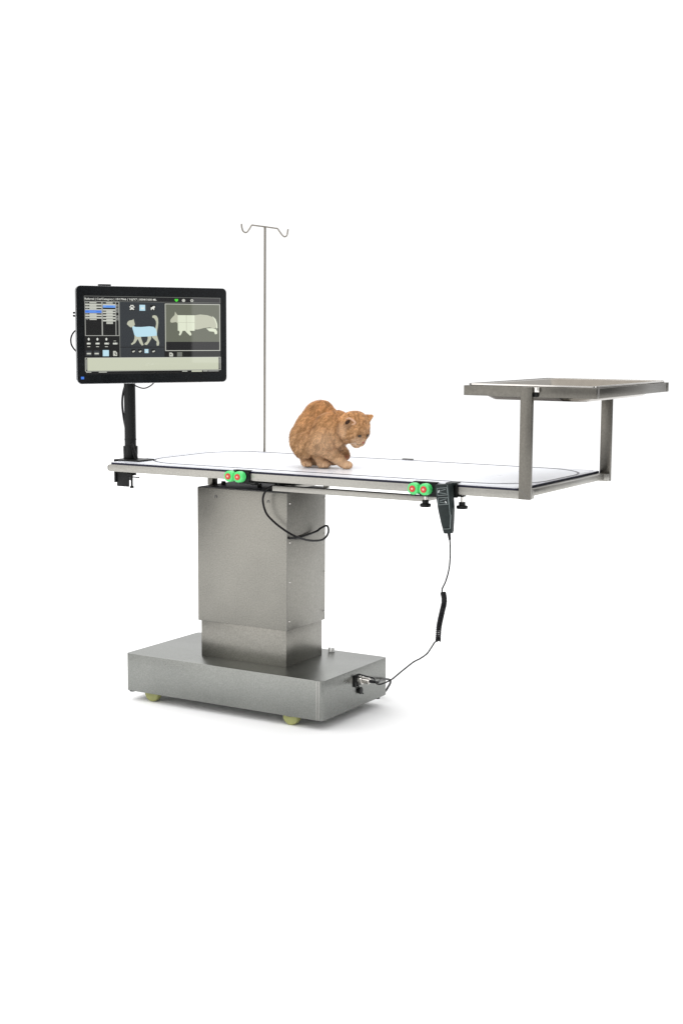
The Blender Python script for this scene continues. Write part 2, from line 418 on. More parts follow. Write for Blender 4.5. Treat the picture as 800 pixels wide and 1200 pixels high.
# centre: cat diagram
sc = Scr(); sc.r(150, 24, 338, 268, 'slate', 1); sc.r(150, 222, 338, 225, 'dark', 2); sc.r(148, 24, 151, 268, 'midgrey', 2)
for du, dv, r_ in ((0, 4, 5), (-7, -2, 3.2), (-3, -8, 3.2), (4, -8, 3.2), (8, -2, 3.2), (-6, 8, 3), (6, 8, 3)): sc.el(202 + du, 48 + dv, r_, r_ * 1.05, 'white', 3, 10)
sc.r(192, 37, 213, 62, 'black', 2)
sc.r(234, 36, 258, 62, 'sky', 3); sc.sh([(240, 46), (243, 49), (250, 48), (252, 46), (252, 54), (241, 54)], 'white', 4)
sc.r(280, 36, 302, 60, 'black', 2)
sc.sh([(282, 47), (287, 46), (292, 41), (299, 41), (299, 47), (296, 50), (296, 58), (292, 58), (291, 53), (286, 54), (286, 58), (282, 58)], 'white', 3)
for u, c in ((206, 0), (234, 0), (262, 1), (291, 0)):
    sc.r(u - 8, 232, u + 8, 250, 'black' if not c else 'sky', 2)
    if c: sc.r(u - 7, 233, u + 7, 249, 'sky', 3); sc.r(u - 3, 240, u + 3, 244, 'white', 4)
    else: sc.sh([(u - 5, 241), (u + 1, 240), (u + 5, 237), (u + 6, 242), (u + 3, 246), (u - 4, 247)], 'pale', 3)
sc.build('thumbnail_row', scr, smooth=False)
sc = Scr()
body = [(181, 118), (183, 110), (187, 105), (193, 101), (196, 103), (201, 100), (205, 101), (208, 98), (210, 103), (213, 112), (212, 120)]
sc.sh([(180, 122), (183, 112), (190, 106), (205, 103), (208, 98), (211, 110), (214, 124), (206, 134), (196, 136), (189, 131)], 'bone', 2)
sc.sh([(292, 155), (300, 140), (304, 120), (303, 108), (296, 95), (288, 92), (288, 84), (296, 81), (306, 84), (312, 96), (313, 114), (311, 132), (308, 150), (306, 172), (300, 175)], 'bone', 2)
sc.sh([(207, 130), (216, 134), (240, 134), (275, 131), (292, 133), (302, 143), (306, 160), (306, 172), (270, 176), (222, 178), (211, 170), (202, 136)], 'sky', 4)
sc.sh([(212, 168), (228, 172), (226, 186), (214, 205), (200, 214), (196, 209), (206, 200), (211, 186)], 'bone', 3)
sc.sh([(224, 172), (238, 172), (240, 186), (246, 203), (250, 213), (243, 217), (233, 205), (226, 188)], 'bone', 3)
sc.sh([(266, 170), (282, 170), (282, 186), (273, 202), (264, 214), (255, 213), (254, 207), (264, 198), (268, 184)], 'bone', 3)
sc.sh([(282, 168), (306, 165), (308, 176), (312, 190), (316, 204), (314, 216), (306, 218), (304, 208), (306, 200), (296, 190), (286, 180)], 'bone', 3)
sc.build('cat_diagram', scr, smooth=False)
# right: radiograph view
sc = Scr(); sc.r(340, 24, 575, 268, 'black', 0.5); sc.r(343, 32, 570, 240, 'olive', 1); sc.r(343, 200, 570, 238, 'dark', 2); sc.fr(341, 29, 573, 241, 3.0, 'pale', 4)
sc.build('image_view', scr, smooth=False)
sc = Scr()
sc.sh([(363, 108), (366, 98), (374, 88), (382, 80), (384, 64), (390, 74), (398, 84), (404, 90), (402, 118), (395, 116), (388, 111), (376, 113), (367, 114)], 'bone', 2)
sc.sh([(455, 82), (490, 76), (520, 79), (544, 88), (556, 108), (559, 130), (550, 140), (530, 134), (505, 137), (480, 144), (455, 144)], 'bone', 2)
sc.sh([(540, 82), (554, 96), (561, 118), (562, 136), (556, 140), (557, 120), (550, 100)], 'bright_bone', 3)
sc.r(395, 80, 466, 150, 'bright_bone', 3); sc.r(430, 80, 432, 150, 'bone', 4); sc.r(395, 112, 466, 113.5, 'bone', 4)
sc.sh([(400, 148), (416, 148), (410, 164), (404, 172), (399, 168), (403, 158)], 'bright_bone', 3)
sc.sh([(424, 148), (444, 148), (452, 164), (452, 170), (446, 172), (434, 160)], 'bright_bone', 3)
sc.sh([(515, 139), (540, 138), (556, 143), (561, 154), (560, 164), (552, 166), (547, 154), (528, 152)], 'bright_bone', 3)
sc.build('radiograph', scr, smooth=False)
sc = Scr()
sc.sh([(358, 248), (368, 248), (374, 254), (374, 266), (358, 266)], 'pale', 3); sc.r(363, 254, 367, 260, 'dark', 4)
sc.r(391, 246, 413, 267, 'midgrey', 2); sc.fr(391, 246, 413, 267, 2, 'olive', 3)
sc.build('view_buttons', scr, smooth=False)
sc = Scr(); sc.r(0, 268, 575, 338, 'dark', 1); sc.r(10, 271, 566, 326, 'cream', 2); sc.fr(0, 269, 575, 329, 2.2, 'pale', 3)
sc.r(2, 329, 575, 336, 'black', 1.5); sc.r(6, 276, 8, 322, 'pale', 2); sc.r(568, 276, 570, 322, 'line', 2)
sc.r(4, 331, 26, 334, 'pale', 3); sc.r(58, 331, 92, 334.5, 'pale', 3); sc.r(412, 331, 434, 334.5, 'pale', 3)
sc.r(500, 331, 520, 334.5, 'pale', 3); sc.r(523, 331, 566, 335, 'line', 3); sc.r(452, 330, 496, 336, 'cream', 2.5)
sc.build('timeline_bar', scr, smooth=False)
sc = Scr(); sc.r(-18, 352, -5, 363, 'blue', 1); sc.build('power_light', mon, smooth=False)
# cables at the monitor back
b = MB(); b.tube([(-.030, -.050, 1.098), (-.0362, -.0704, 1.0999), (-.0409, -.0795, 1.0975), (-.0452, -.0876, 1.0855), (-.0467, -.0905, 1.0711), (-.0448, -.0869, 1.0544), (-.0367, -.0714, 1.0352), (-.028, -.045, 1.020)], .0022, CABLE)
b.tube([(-.033, -.062, 1.12), (-.0375, -.0725, 1.1023), (-.033, -.062, 1.083)], .0028, CABLE)
b.build('side_cable', mon)
b = MB()
b.tube([(-.030, -.058, 1.1485), (-.0429, -.0832, 1.1487)], .0026, BLACK, sub=1); b.tube([(-.030, -.058, 1.1372), (-.0429, -.0833, 1.1404)], .0026, BLACK, sub=1)
b.build('plug', mon)
b = MB(); b.tube([(.034, .064, .965), (.0388, .0738, .9485), (.0462, .0879, .9384), (.0549, .1046, .9331), (.0624, .119, .9366), (.0699, .1336, .9475), (.073, .142, .965)], .0018, CABLE)
b.build('bottom_cable', mon)

# monitor arm clamped to the table corner
arm = thing('monitor_stand', 'black steel pole with clamp standing on the left corner of the table', 'monitor stand', (.0185, .0877, ZT))
b = MB()
b.cyl((.0190, .0877, .762), (.0180, .0877, 1.02), .0168, BLACK, bev=.001)
b.build('pole', arm)
b = MB(); b.cyl((.0190, .0877, ZT + .004), (.0190, .0877, .765), .0212, BLACK, bev=.0015); b.cyl((.0190, .0877, .782), (.0190, .0877, .786), .0175, BLACK); b.build('collar', arm)
b = MB(); b.box(-.004, .083, .046, .118, ZT + .0009, ZT + .0045, BLACK, bev=.001); b.build('base_plate', arm)
b = MB()
b.box(-.010, -.004, .046, .118, .660, ZT + .0043, BLACK, bev=.001)
b.box(-.0035, .0414, .0500, .054, .6485, .6960, BLACK, bev=.002)
b.box(.038, .054, .048, .07, .682, .689, BLACK, bev=.001)
cl = b.build('clamp', arm)
b = MB(); b.cyl((.0510, .052, .650), (.0510, .052, .697), .0032, BLACK); b.cyl((.0510, .052, .646), (.0510, .052, .6515), .006, BLACK, bev=.001)
b.box(.038, .079, .050, .054, .6765, .6800, BLACK, bev=.001); b.build('clamp_screw', cl)
b = MB(); b.cyl((.0185, .0877, 1.02), (.0185, .0877, 1.09), .0200, BLACK, bev=.002)
b.box(.0, .04, .07, .105, 1.055, 1.085, BLACK, bev=.003)
b.build('mount_head', arm)
b = MB(); b.tube([(.022, .085, .975), (.008, .08, .9404), (-.001, .08, .9128), (-.0035, .08, .8828), (.0015, .08, .8457), (.008, .08, .815), (.012, .078, .79)], .0032, CABLE)
b.tube([(.038, .072, .775), (.0440, .070, .763), (.0500, .070, .748), (.059, .070, .7295)], .0022, CABLE)
b.tube([(.036, .070, .772), (.0415, .068, .757), (.045, .068, .742), (.052, .068, .7295)], .0018, CABLE)
b.build('cable', arm)

# ------------------------------------------------------------------ green / red rail knobs
def rail_clamp(x1, x2, bx0, bx1, label, kx=None):
    t = thing('rail_clamp', label, 'rail clamp', ((bx0 + bx1) / 2, 0, .70), 0, 'black clamps with green and red knobs on the front rail')
    b = MB()
    b.box(bx0, bx1, -.0075, -.0004, .6925, .7232, BLACK, bev=.0015)
    b.box(bx0, bx1, -.0075, .010, ZT + .0006, ZT + .0022, BLACK, bev=.0006)
    b.box(bx0 + .018, bx1 + .004, -.0075, .018, .6880, .6955, BLACK, bev=.0015)
    b.build('bracket', t)
    for x in (x1, x2):
        b = MB()
        b.cyl((x, -.0076, .7080), (x, -.0300, .7086), .0152, GREEN, seg=40, bev=.0040)
        g = b.build('knob', t)
        b = MB(); b.cyl((x, -.0296, .7086), (x, -.0325, .7087), .0084, RED, seg=32, bev=.001); c = b.build('cap', g)
        b = MB(); b.cyl((x, -.0323, .7087), (x, -.0331, .7087), .0028, PINK, seg=20, bev=.0003); b.build('cap_centre', c)
    if kx:
        b = MB(); b.cyl((kx, .004, .675), (kx, .004, .697), .0036, CHROME)
        s_ = b.build('screw', t)
        b = MB(); b.cyl((kx, .004, .6665), (kx, .004, .6785), .0085, BLACK, bev=.001)
        b.cyl((kx, .004, .6605), (kx, .004, .6690), .0142, BLACK, bev=.002); b.build('thumb_knob', s_)
    return t
rail_clamp(.4480, .4790, .4500, .5010, 'green and red knobs on a black clamp over the left side of the column')
rail_clamp(1.0135, 1.0455, 1.003, 1.0690, 'green and red knobs on a black clamp beside the hand control', 1.0335)

# ------------------------------------------------------------------ hand control
hc = thing('hand_control', 'dark grey hand control hooked on the front rail with a coiled cord', 'hand control', (1.11, -.02, .66))
HM = Matrix.Translation((1.1005, -.0265, .7255)) @ Matrix.Rotation(R(-7.0), 4, 'Y')
b = MB(); bm = bmesh.new()
secs = [(0, .0190, .0215), (-.003, .0200, .0235), (-.012, .0205, .0240), (-.035, .0200, .0235), (-.065, .0185, .0230), (-.095, .0150, .0205), (-.118, .0120, .0170), (-.124, .0105, .0140)]
rings = []
for z, hw, dp in secs:
    rings.append([bm.verts.new((x, y, z)) for x, y in round_rect(-hw, hw, -dp / 2, dp / 2, .003, 3)])
n = len(rings[0])
for a, c in zip(rings, rings[1:]):
    for i in range(n): bm.faces.new((a[i], c[i], c[(i + 1) % n], a[(i + 1) % n]))
bm.faces.new(rings[0]); bm.faces.new(rings[-1][::-1])
bmesh.ops.recalc_face_normals(bm, faces=bm.faces)
b._merge(bm, REMOTE, HM); body_o = b.build('body', hc)
def hface(b, x0, x1, z0, z1, m, t=.0006, rot=0):
    M2 = HM @ Matrix.Translation(((x0 + x1) / 2, -.0122, (z0 + z1) / 2)) @ Matrix.Rotation(R(rot), 4, 'Y')
    b.box(-(x1 - x0) / 2, (x1 - x0) / 2, -t, t, -(z1 - z0) / 2, (z1 - z0) / 2, m, bev=0, M=M2)
for z0, z1, up in ((-.0275, -.0085, 1), (-.0510, -.0325, 0)):
    b = MB(); hface(b, -.0140, .0150, z0, z1, REMOTE, .0012)
    for q in ((-.0140, .0150, z1 - .0010, z1), (-.0140, .0150, z0, z0 + .0010), (-.0140, -.0130, z0, z1), (.0140, .0150, z0, z1)): hface(b, *q, REMOTE_LINE, .0018)
    bt = b.build('button', hc)
    b = MB()
    zc = (z0 + z1) / 2
    hface(b, -.0095, .0105, zc + .0028, zc + .0038, REMOTE_LINE, .0019, -12); hface(b, -.0095, .0105, zc - .0045, zc - .0035, REMOTE_LINE, .0019, 12)
    if up: hface(b, -.0105, -.0088, zc - .002, zc + .004, REMOTE_GLINT, .0021, 30)  # white slash is a highlight painted on the button
    else: hface(b, .0065, .0080, zc - .006, zc, REMOTE_GLINT, .0021, -30)
    b.build('arrow_mark_and_glint', bt)
b = MB(); hface(b, .0150, .0157, -.0780, -.0030, REMOTE_LINE, .0012, 0); hface(b, -.0085, .0105, -.1120, -.1112, REMOTE_LINE, -.0012 + .0035, 0)
M2 = HM @ Matrix.Translation((.0135, -.0112, -.0945)) @ Matrix.Rotation(R(9), 4, 'Y')
b.box(-.0004, .0004, -.0012, .0012, -.0175, .0175, REMOTE_LINE, bev=0, M=M2)
b.build('outline', hc)
b = MB()
b.box(1.098, 1.122, -.0150, -.0015, .7215, .7275, REMOTE, bev=.0015)
b.box(1.100, 1.124, -.0150, .0220, ZT + .0022, ZT + .0052, REMOTE, bev=.001)
b.box(1.100, 1.128, -.0070, -.0015, .690, .7260, BLACK, bev=.0015)
hook = b.build('hook', hc)
b = MB(); b.cyl((1.1365, .004, .676), (1.1365, .004, .697), .0036, CHROME); b.box(1.12, 1.142, -.004, .014, .6925, .6963, BLACK, bev=.0008)
s_ = b.build('clamp_screw', hook)
b = MB(); b.cyl((1.1365, .004, .6690), (1.1365, .004, .6795), .0085, BLACK, bev=.001); b.cyl((1.1365, .004, .6625), (1.1365, .004, .6705), .0145, BLACK, bev=.002); b.build('thumb_knob', s_)
b = MB()
b.cyl((1.1155, -.0265, .606), (1.1190, -.0265, .586), .0045, CABLE, r2=.0032, bev=.0005)
b.tube([(1.1170, -.0265, .600), (1.1205, -.0270, .5707), (1.1193, -.0245, .5376), (1.1160, -.0237, .5093), (1.102, -.0121, .478), (1.0870, .0002, .4570), (1.0850, .0015, .4470), (1.0910, -.0035, .4440)], .0021, CABLE)
ax = spline([Vector(p) for p in [(1.0914, -.0044, .4463), (1.0965, -.0080, .4246), (1.0852, .0001, .3889), (1.0745, .0078, .3533), (1.0715, .0100, .3171)]], 40)
pts = []
turns = 32; N = turns * 14; t0 = None; nn = Vector((1, 0, 0))
for i in range(N + 1):
    f = i / N * (len(ax) - 1.001); j = int(f); p = ax[j].lerp(ax[j + 1], f - j); t = (ax[j + 1] - ax[j]).normalized()
    nn = (nn - t * nn.dot(t)).normalized(); bn = t.cross(nn); a = 2 * PI * turns * i / N
    pts.append(p + (nn * math.cos(a) + bn * math.sin(a)) * .0056)
b.tube(pts, .0021, CABLE, seg=6, sub=1)
b.tube([(1.0715, .0100, .3180), (1.0650, .0145, .3140), (1.0560, .0210, .3090), (1.0408, .0321, .2917), (1.0215, .046, .271), (.9900, .0690, .2500), (.9572, .0924, .2317), (.8989, .1344, .1907), (.8517, .1684, .1566), (.8164, .1939, .1373), (.780, .225, .1215), (.735, .285, .109), (.7150, .310, .1130), (.700, .298, .1190), (.6920, .270, .1290), (.6850, .262, .1240)], .0021, CABLE)
b.build('cord', hc)

# cables on the column and the base
b = MB(); b.tube([(.50, .20, .675), (.485, .165, .672), (.4700, .150, .6655), (.4552, .145, .655), (.4465, .142, .6284), (.4560, .143, .5927), (.4783, .145, .5698), (.5098, .150, .5478), (.535, .1691, .5287), (.538, .2372, .5083), (.540, .2977, .5011), (.540, .3300, .5060), (.538, .3490, .5215), (.531, .3510, .5370), (.522, .3300, .5310), (.5145, .3158, .5224), (.5105, .2323, .5148), (.5095, .190, .5175), (.5085, .180, .5200)], .0031, CABLE)
cb = b.build('cable'); tag(cb, 'black cable looping down from under the table and around the column', 'cable')
b = MB(); b.cyl((.719, .278, .1118), (.736, .281, .1108), .0048, CABLE, r2=.0040, bev=.0008)
b.tube([(.735, .2800, .1110), (.740, .290, .109), (.726, .325, .1035), (.708, .370, .096), (.694, .425, .085), (.682, .470, .070), (.660, .500, .045), (.620, .530, .012), (.540, .560, .0045), (.42, .58, .0045)], .0032, CABLE)
cb = b.build('power_cable'); tag(cb, 'thick black power lead plugged into the right side of the base', 'cable')
# white clips on the base
b = MB()
for x in (.4965, .5085):
    b.box(x - .0035, x + .0035, .423, .432, .1435, .1575, WHITEP, bev=.0015)
b.box(.493, .512, .424, .431, .1435, .1465, WHITEP, bev=.0008)
cp = b.build('cable_clip'); tag(cp, 'tiny white plastic clip standing on top of the base', 'clip')

# ------------------------------------------------------------------ cat
s = .002373
CO = Vector((.6242, .2058, ZT + .0005)); CR = R(30.7)
cat = thing('cat', 'short-haired ginger cat crouching on the white table top with its head turned down', 'cat', CO, CR)
CM = Matrix.Translation(CO) @ Matrix.Rotation(CR, 4, 'Z')
def cp_(u, v, D): return Vector(((u - 385) * s, -D * s, (548 - v + .092 * D) * s))
b = MB(); B0 = STEEL
def E(u, v, D, ru, rv, rd, rot=0, yaw=0):
    b.ball(cp_(u, v, D), (ru * s, rd * s, rv * s), B0, Euler((0, R(rot), R(yaw))), seg=28)
def Cap(p, q, r1, r2):
    p = cp_(*p); q = cp_(*q); n_ = 10
    for i in range(n_ + 1):
        t = i / n_; r = (r1 + (r2 - r1) * t) * s; b.ball(p.lerp(q, t), (r, r, r), B0, seg=16)
# trunk: haunch, arched back, belly
E(367.5, 506, -18, 24.5, 29, 22, 18); E(359.5, 514, -12, 21, 23, 20, 6); E(372, 491.5, -20, 20, 24.5, 17, 30)
E(369, 539, -9, 8, 7, 9); E(390, 540, -2, 9, 5.5, 9)
E(380, 492, -18, 17, 18, 15, 30); E(370, 518, -4, 22, 18, 20)
E(357, 522, 4, 15, 16, 10)
# shoulders, chest, neck
E(386, 506, 6, 21, 23, 18, 10); E(386, 518, 5, 20, 13.5, 17); E(397, 500, -1, 15, 19.5, 14, -8); E(398, 511, -1, 13, 13, 12)
Cap((389, 488, 10), (387.5, 505, 20), 6, 5); Cap((387.5, 505, 20), (396, 520, 18), 5, 5); Cap((380, 494, 14), (377.5, 509, 23), 6.5, 6); Cap((377.5, 509, 23), (386, 523, 21), 6, 6)
E(378, 513, 14, 14.5, 17, 14, 15); E(383, 500, 11, 14, 16, 13, 12)
# head
E(413.5, 500.5, 12, 18.5, 18.6, 17.5, 25); E(416, 499, 8, 17.2, 17.5, 16, 10); E(409.8, 508.0, 16, 12.3, 12, 13); E(421, 506, 10, 12, 12, 12)
E(420.5, 516.5, 13, 7.5, 6.3, 7.5, 15); E(424.6, 514.5, 14, 4.2, 5.4, 5.5, 10); E(417.5, 520.4, 13, 6.2, 4.4, 6); E(423.0, 519.8, 14.5, 3.4, 3.2, 4.5)
E(414, 514.5, 15, 8, 7, 7); E(425, 500, 9, 8.2, 12, 11)
# ears
def ear(base0, base1, tip, back, th=1.3):
    A = cp_(*base0); B_ = cp_(*base1); T = cp_(*tip); K = cp_(*back)
    n_ = 9
    for i in range(n_ + 1):
        for j in range(n_ + 1 - i):
            a, c = i / n_, j / n_; t = 1 - a - c
            m_ = 4 * a * c
            p = A * a + B_ * c + T * t + (K - (A + B_) / 2) * m_
            b.ball(p, (th * s,) * 3, B0, seg=8)
ear((402.5, 497, 25), (413, 490.5, 22), (415, 497.5, 29), (403.5, 489.5, 19), 1.5)
ear((422.5, 487.5, 4), (431.0, 494, 9), (435.2, 487.6, 6), (427, 488, 1), 2.0)
# legs
Cap((356, 526, -4), (358, 541, -4), 8.5, 6.0); E(360, 542.6, -2, 7.0, 5.0, 9, yaw=-20)
Cap((372, 527, 4), (377, 541, 6), 10, 6.0); E(379.5, 543.8, 8, 8.6, 5.2, 8.5, yaw=-15)
for du in (-5, -1.2, 3): E(377 + du * .9 + 3, 545.6, 14 + (1.5 if du == -1.2 else 0), 2.3, 2.8, 3.4)
for du in (-3.6, 0, 3.4): E(360.5 + du, 544.6, 5.5, 2.0, 2.7, 3.0)
Cap((366, 520, 10), (386, 529, 14), 11.5, 9.6); Cap((386, 529, 14), (402, 543, 16), 9.4, 5.8); E(406, 545.2, 17, 7.0, 5.0, 7.5, yaw=-25)
for i, du in enumerate((-1.5, 1.6, 4.6)): E(406 + du, 546.6 - .3 * i, 22 - 2.4 * i, 2.4, 3.0, 3.4)
Cap((396, 523, -4), (404, 531, -8), 7.5, 5.6); E(405, 534, -8, 5.2, 6.0, 6)
# tail tucked behind
Cap((352, 531, -18), (362, 538, -30), 6, 5.4); Cap((362, 538, -30), (384, 539, -34), 5.4, 4.4)
me = bpy.data.meshes.new('cat_raw'); b.bm.to_mesh(me); b.bm.free()
tmp = bpy.data.objects.new('cat_raw', me); COL.objects.link(tmp)
md = tmp.modifiers.new('r', 'REMESH'); md.mode = 'VOXEL'; md.voxel_size = .0016
ms = tmp.modifiers.new('s', 'SMOOTH'); ms.factor = .6; ms.iterations = 4
dg = bpy.context.evaluated_depsgraph_get()
bme = bpy.data.meshes.new_from_object(tmp.evaluated_get(dg))
bpy.data.objects.remove(tmp); bpy.data.meshes.remove(me)

def lerp3(a, c, t): return tuple(a[i] + (c[i] - a[i]) * t for i in range(3))
def sst(a, c, x):
    t = min(1, max(0, (x - a) / (c - a))); return t * t * (3 - 2 * t)
def coat(p):
    u = p.x / s + 385; v = 548 - p.z / s - .092 * (p.y / s); D = -p.y / s
    ORANGE = (.64, .335, .140); TAN = (.62, .380, .200); DARK = (.25, .120, .045); PALE = (.76, .56, .39)
    c = lerp3(ORANGE, TAN, sst(478, 525, v))
    n1 = noise.noise(p * 62); n2 = noise.noise(p * 190 + Vector((5, 2, 1))); n3 = noise.noise(p * 520)
    c = lerp3(c, DARK, min(1, max(0, .34 + n1 * .55 + n2 * .75 + n3 * .6)) * .8)
    st = math.sin((u * .45 + v * .22) * 1.05 + n1 * 3.2)
    c = lerp3(c, DARK, sst(.3, .9, st) * .45)
    # paws and chest front paler
    pale = sst(530, 545, v) * .5
    pale = max(pale, (1 - sst(5, 12, math.hypot(u - 420, (v - 519) * 1.3))) * .6)
    pale = max(pale, (1 - sst(8, 26, math.hypot(u - 382, v - 524))) * .35)
    if D > 8: pale = max(pale, (1 - sst(3, 8, math.hypot(u - 400, (v - 506) * .6))) * .4)
    c = lerp3(c, PALE, pale * (.75 + n2 * .5))
    if D > 9 and u > 404:  # cheek stripes and brow marks of the coat
        for (a1, b1, a2, b2) in ((403, 511, 413, 508), (404, 516, 414, 513), (414, 484, 417, 497), (419, 486, 421, 499), (408, 486, 411, 495)):
            dx, dy = a2 - a1, b2 - b1; t = max(0, min(1, ((u - a1) * dx + (v - b1) * dy) / (dx * dx + dy * dy)))
            d = math.hypot(u - a1 - t * dx, v - b1 - t * dy); c = lerp3(c, DARK, (1 - sst(.4, 1.6, d)) * .6)
        for (a1, b1) in ((420.0, 510.5), (429.6, 509.8)):
            d = math.hypot((u - a1) * .8, v - b1); c = lerp3(c, DARK, (1 - sst(1.2, 3.6, d)) * .55)
    if D > 12 and abs(u - 407) < 12:  # shade under the ear, painted into the coat colour
        d = math.hypot((u - 407.5) * .9, (v - 499) * .8); c = lerp3(c, (.17, .10, .06), (1 - sst(2, 6, d)) * .65)
    d = math.hypot(u - 406.5, v - 536); 
    if D < 0: c = lerp3(c, (.34, .10, .06), (1 - sst(1, 5, d)) * .6)
    return c
def fur_mat(name, sheen):
    m = bpy.data.materials.new(name); m.use_nodes = True; nt = m.node_tree; bs = nt.nodes['Principled BSDF']
    at = nt.nodes.new('ShaderNodeAttribute'); at.attribute_name = 'coat'
    nt.links.new(at.outputs['Color'], bs.inputs['Base Color'])
    bs.inputs['Roughness'].default_value = .75; bs.inputs['Specular IOR Level'].default_value = .2
    bs.inputs['Sheen Weight'].default_value = sheen; bs.inputs['Sheen Roughness'].default_value = .4
    return m
FUR = fur_mat('ginger_coat', .15); HAIR = fur_mat('ginger_hairs', .1)
ca = bme.color_attributes.new('coat', 'FLOAT_COLOR', 'POINT')
for i, v in enumerate(bme.vertices): ca.data[i].color = (*coat(v.co), 1)
for p in bme.polygons: p.use_smooth = True
bme.materials.clear(); bme.materials.append(FUR); bme.name = 'cat_body'
co = bpy.data.objects.new('body', bme); COL.objects.link(co); co.parent = cat
# short fur as fine tapered hairs
bme.calc_loop_triangles()
tris = [(t.vertices[:], t.area) for t in bme.loop_triangles]
V = [v.co.copy() for v in bme.vertices]; NN = [v.normal.copy() for v in bme.vertices]
tot = sum(a for _, a in tris); NH = 85000; acc = 0
verts = []; faces = []; cols = []
for vs, a in tris:
    acc += a / tot * NH
    while acc > 1:
        acc -= 1
        r1, r2 = random.random(), random.random()
        if r1 + r2 > 1: r1, r2 = 1 - r1, 1 - r2
        p = V[vs[0]] * (1 - r1 - r2) + V[vs[1]] * r1 + V[vs[2]] * r2
        if p.z < .0015: continue
        nm = (NN[vs[0]] + NN[vs[1]] + NN[vs[2]]).normalized()
        u = p.x / s + 385; v_ = 548 - p.z / s - .092 * (p.y / s)
        flow = Vector((-.55, .1, -.8)) if u < 398 else Vector((-.9, .3, -.15))
        flow += Vector((noise.noise(p * 45), noise.noise(p * 45 + Vector((9, 0, 0))), noise.noise(p * 45 + Vector((0, 9, 0))))) * .9
        tg = flow - nm * flow.dot(nm)
        if tg.length < .01: continue
        tg.normalize()
        face = u > 404 and 478 < v_ < 524
        ln = (.0034 if face else (.0050 if u > 378 else .0076)) * random.uniform(.6, 1.25)
        if v_ > 536: ln *= .45
        d = (tg + nm * random.uniform(.22, .6) + Vector((random.uniform(-1, 1), random.uniform(-1, 1), random.uniform(-1, 1))) * .16).normalized()
        w = d.cross(nm).normalized() * random.uniform(.00018, .00036)
        i0 = len(verts); mid = p + d * ln * .55 + nm * ln * .05
        verts += [p - w - nm * .0003, p + w - nm * .0003, mid + w * .7, mid - w * .7, p + d * ln - nm * ln * .12]
        faces += [(i0, i0 + 1, i0 + 2, i0 + 3), (i0 + 3, i0 + 2, i0 + 4)]
        k_ = random.choice((.62, .85, 1.0, 1.15, 1.4)) * random.uniform(.92, 1.08); c = coat(p); cols += [(c[0] * k_, c[1] * k_, c[2] * k_, 1)] * 5
fm = bpy.data.meshes.new('cat_fur'); fm.from_pydata([tuple(v) for v in verts], [], faces)
ca = fm.color_attributes.new('coat', 'FLOAT_COLOR', 'POINT'); flat = [x for c in cols for x in c]; ca.data.foreach_set('color', flat)
fm.materials.append(HAIR); fo = bpy.data.objects.new('fur', fm); COL.objects.link(fo); fo.parent = cat
# nose, eyes, inner ear
from mathutils.bvhtree import BVHTree
BV = BVHTree.FromPolygons([v.co for v in bme.vertices], [p.vertices[:] for p in bme.polygons])
def on_coat(u, v, off):
    D = 20
    for _ in range(3):
        p = cp_(u, v, D); h = BV.ray_cast(Vector((p.x, -.2, p.z)), Vector((0, 1, 0)))[0]
        if h: D = -h.y / s
    return D + off
EYE = mat('dark_amber_eye', (.035, .020, .007), .35, coat=.0, noise_amt=.3, nscale=400)
NOSE = mat('brick_pink_nose', (.30, .09, .06), .5, noise_amt=.2, nscale=300)
INNER = mat('dark_inner_ear', (.040, .022, .014), .9, spec=.1, noise_amt=.4, nscale=300)
EARPINK = mat('pink_ear_rim', (.50, .30, .19), .7, noise_amt=.15, nscale=300)
def bit(name, u, v, D, ru, rv, rd, m, rot=0, parent=co):
    b = MB(); b.ball(cp_(u, v, D), (ru * s, rd * s, rv * s), m, Euler((0, R(rot), 0)), seg=20)
    o = b.build(name); o.parent = parent; return o
bit('eye', 420.2, 511.0, on_coat(420.2, 511.0, -.3), 2.9, 1.7, 1.4, EYE, 14); bit('eye', 429.6, 510.8, on_coat(429.6, 510.8, -.3), 2.4, 1.3, 1.8, EYE, -28)
bit('nose', 424.9, 518.8, on_coat(424.9, 518.8, -.2), 1.9, 1.3, 1.4, NOSE, 10)
b = MB(); b.tube([cp_(423.8, 520.4, on_coat(423.8, 520.4, .2)), cp_(421.0, 521.6, on_coat(421, 521.6, .2)), cp_(417.5, 521.2, on_coat(417.5, 521.2, .2))], .35 * s, EYE); o = b.build('mouth'); o.parent = co
b = MB()
for q in ((417, 519, 20, 404, 516, 26), (417, 520, 20, 403, 522, 25), (417.5, 521, 20, 406, 527, 24), (426, 517.5, 18, 437, 518, 22), (426, 518.5, 18, 436, 523, 21)):
    b = MB(); b.tube([cp_(*q[:3]), cp_((q[0] + q[3]) / 2, (q[1] + q[4]) / 2 - .8, (q[2] + q[5]) / 2 + 1), cp_(*q[3:])], .00020, WHITEP, seg=5); o = b.build('whisker'); o.parent = co
bit('inner_ear', 407.0, 495.6, on_coat(407.0, 495.6, -.6), 3.5, 2.5, 2.0, INNER, -30)
b = MB(); b.tube([cp_(404.2, 492.4, 26.4), cp_(408.0, 490.8, 27.4), cp_(411.8, 492.6, 28.6), cp_(415.4, 496.0, 29.6), cp_(413.8, 497.8, 29.4), cp_(411.4, 497.8, 29.0)], 1.0 * s, EARPINK, taper=lambda t: (.4 + .9 * math.sin(math.pi * min(1, t * .95))) * s)
o = b.build('ear_rim'); o.parent = co

